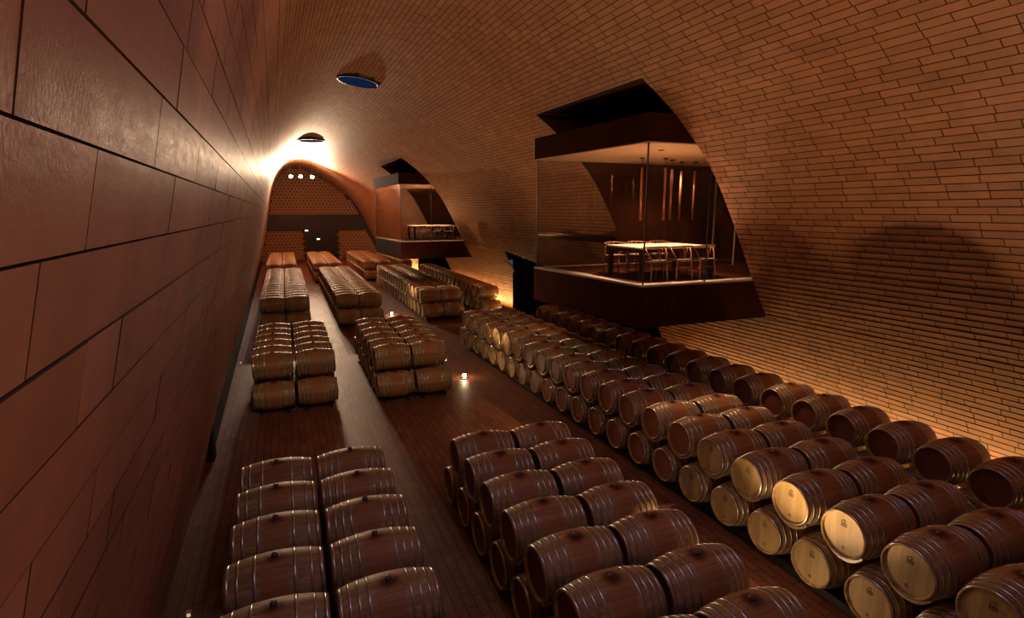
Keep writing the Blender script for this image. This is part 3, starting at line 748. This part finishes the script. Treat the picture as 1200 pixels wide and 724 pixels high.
if stuff:
    V0 = np.array(sm_mb.v); nv = len(V0); Vs = []; Fs = []; mi = []
    for i, p in enumerate(stuff):
        Vs.append(V0 + np.array(p)); Fs += [tuple(q + i * nv for q in f) for f in sm_mb.f]; mi += sm_mi
    o = link('wine_barrel', np.concatenate(Vs), Fs, ['oak', 'head_red', 'hoop'], None, True, mi)
    tag(o, 'remaining oak barrels deep in and at the far end of the stacks', 'barrel', None, 'stuff')

# ------------------------------------------------------------------ racks
def crescent(dx_):
    vs = []; n = 12
    r0 = rad(dx_) + .003
    for ro in (0, 1):
        for i in range(n + 1):
            t = i / n; a = PI * (1.22 + .56 * t); ta = math.sin(PI * t)
            r = r0 if ro == 0 else r0 + .016 + .03 * ta
            vs.append((r * math.cos(a), r * math.sin(a)))
    V = [(dx_ - .025, y, z) for y, z in vs] + [(dx_ + .025, y, z) for y, z in vs]
    m_ = 2 * (n + 1); Fq = []
    for i in range(n):
        a, b2, c, d_ = i, i + 1, n + 1 + i + 1, n + 1 + i
        Fq += [(a, b2, c, d_), (m_ + d_, m_ + c, m_ + b2, m_ + a), (a, m_ + a, m_ + b2, b2), (d_, c, m_ + c, m_ + d_)]
    Fq += [(0, n + 1, m_ + n + 1, m_), (n, m_ + n, m_ + 2 * n + 1, 2 * n + 1)]
    return V, Fq
cm = MB()
for dx_ in (-.40, .40): cm.add(*crescent(dx_))
cm.box(-.38, .38, -.012, .012, -.36 - .012, -.36 + .006)
_o = cm.build('saddle', 'pale_steel'); SAD = _o.data; bpy.data.objects.remove(_o)
wm = MB()
for dx_ in (-.30, .30):      # low wedges that keep each bottom barrel on the rails
    for sy in (-1, 1):
        y_ = sy * .17; wm.add([(dx_ - .03, y_ - .05, 0), (dx_ + .03, y_ - .05, 0), (dx_ + .03, y_ + .05, 0), (dx_ - .03, y_ + .05, 0), (dx_ - .03, y_ + sy * .05, .055 if 1 else 0), (dx_ + .03, y_ + sy * .05, .055)], [(0, 3, 2, 1), (0, 1, 5, 4), (3, 4, 5, 2) if sy > 0 else (0, 4, 5, 1), (0, 4, 3), (1, 2, 5)])
_o = wm.build('chock', 'steel_dark'); CHK = _o.data; bpy.data.objects.remove(_o)
for b in blockdef():
    for ci, cx_ in enumerate(b['cols']):
        ys = sorted(b['ys']); y0, y1 = ys[0] - b['pit'] / 2 - .22, ys[-1] + b['pit'] / 2 + .22
        nc = len(b['cols']); col = ('left column' if ci == 0 else 'right column') if nc == 2 else ('aisle column', 'middle column', 'wall column')[ci]
        rk = empty('barrel_rack', (cx_, ys[0], 0), 'low steel rack under the %s of %s' % (col, WHERE[b['key']]), 'rack', 'steel barrel racks')
        xa_ = 0.0; xb_ = sh(ys[-1]) if b['key'] == 'R1' else 0.0
        for dx_ in (-.30, .30):
            if b['key'] == 'R1': pl = [(0, 1.0), (0, 8.0), (sh(y1), y1)]
            else: pl = [(0, y0), (0, y1)]
            pl[0] = (0, y0); m_ = MB()
            for (u0, v0), (u1, v1) in zip(pl[:-1], pl[1:]):
                m_.prism([(u0 + dx_ - .03, v0 - ys[0]), (u0 + dx_ + .03, v0 - ys[0]), (u1 + dx_ + .03, v1 - ys[0]), (u1 + dx_ - .03, v1 - ys[0])], 0, ZB - rad(.3) + .004)
            m_.build('floor_rail', 'steel_dark', rk)
        if b['ys'][0] < 40 and b['key'] not in ('L4', 'M4', 'R3', 'L3', 'M3', 'R2'):
            for y in ys:
                xx = sh(y) if b['key'] == 'R1' else 0.0
                s_ = child('saddle', SAD, rk); s_.location = (xx, y - ys[0], ZT)
        else:
            V0 = np.array(cm.v); Vs = []; Fs = []
            for i, y in enumerate(ys):
                Vs.append(V0 + np.array((0, y - ys[0], ZT))); Fs += [tuple(q + i * len(V0) for q in f) for f in cm.f]
            link('saddle', np.concatenate(Vs), Fs, 'pale_steel', rk)['kind'] = 'stuff'
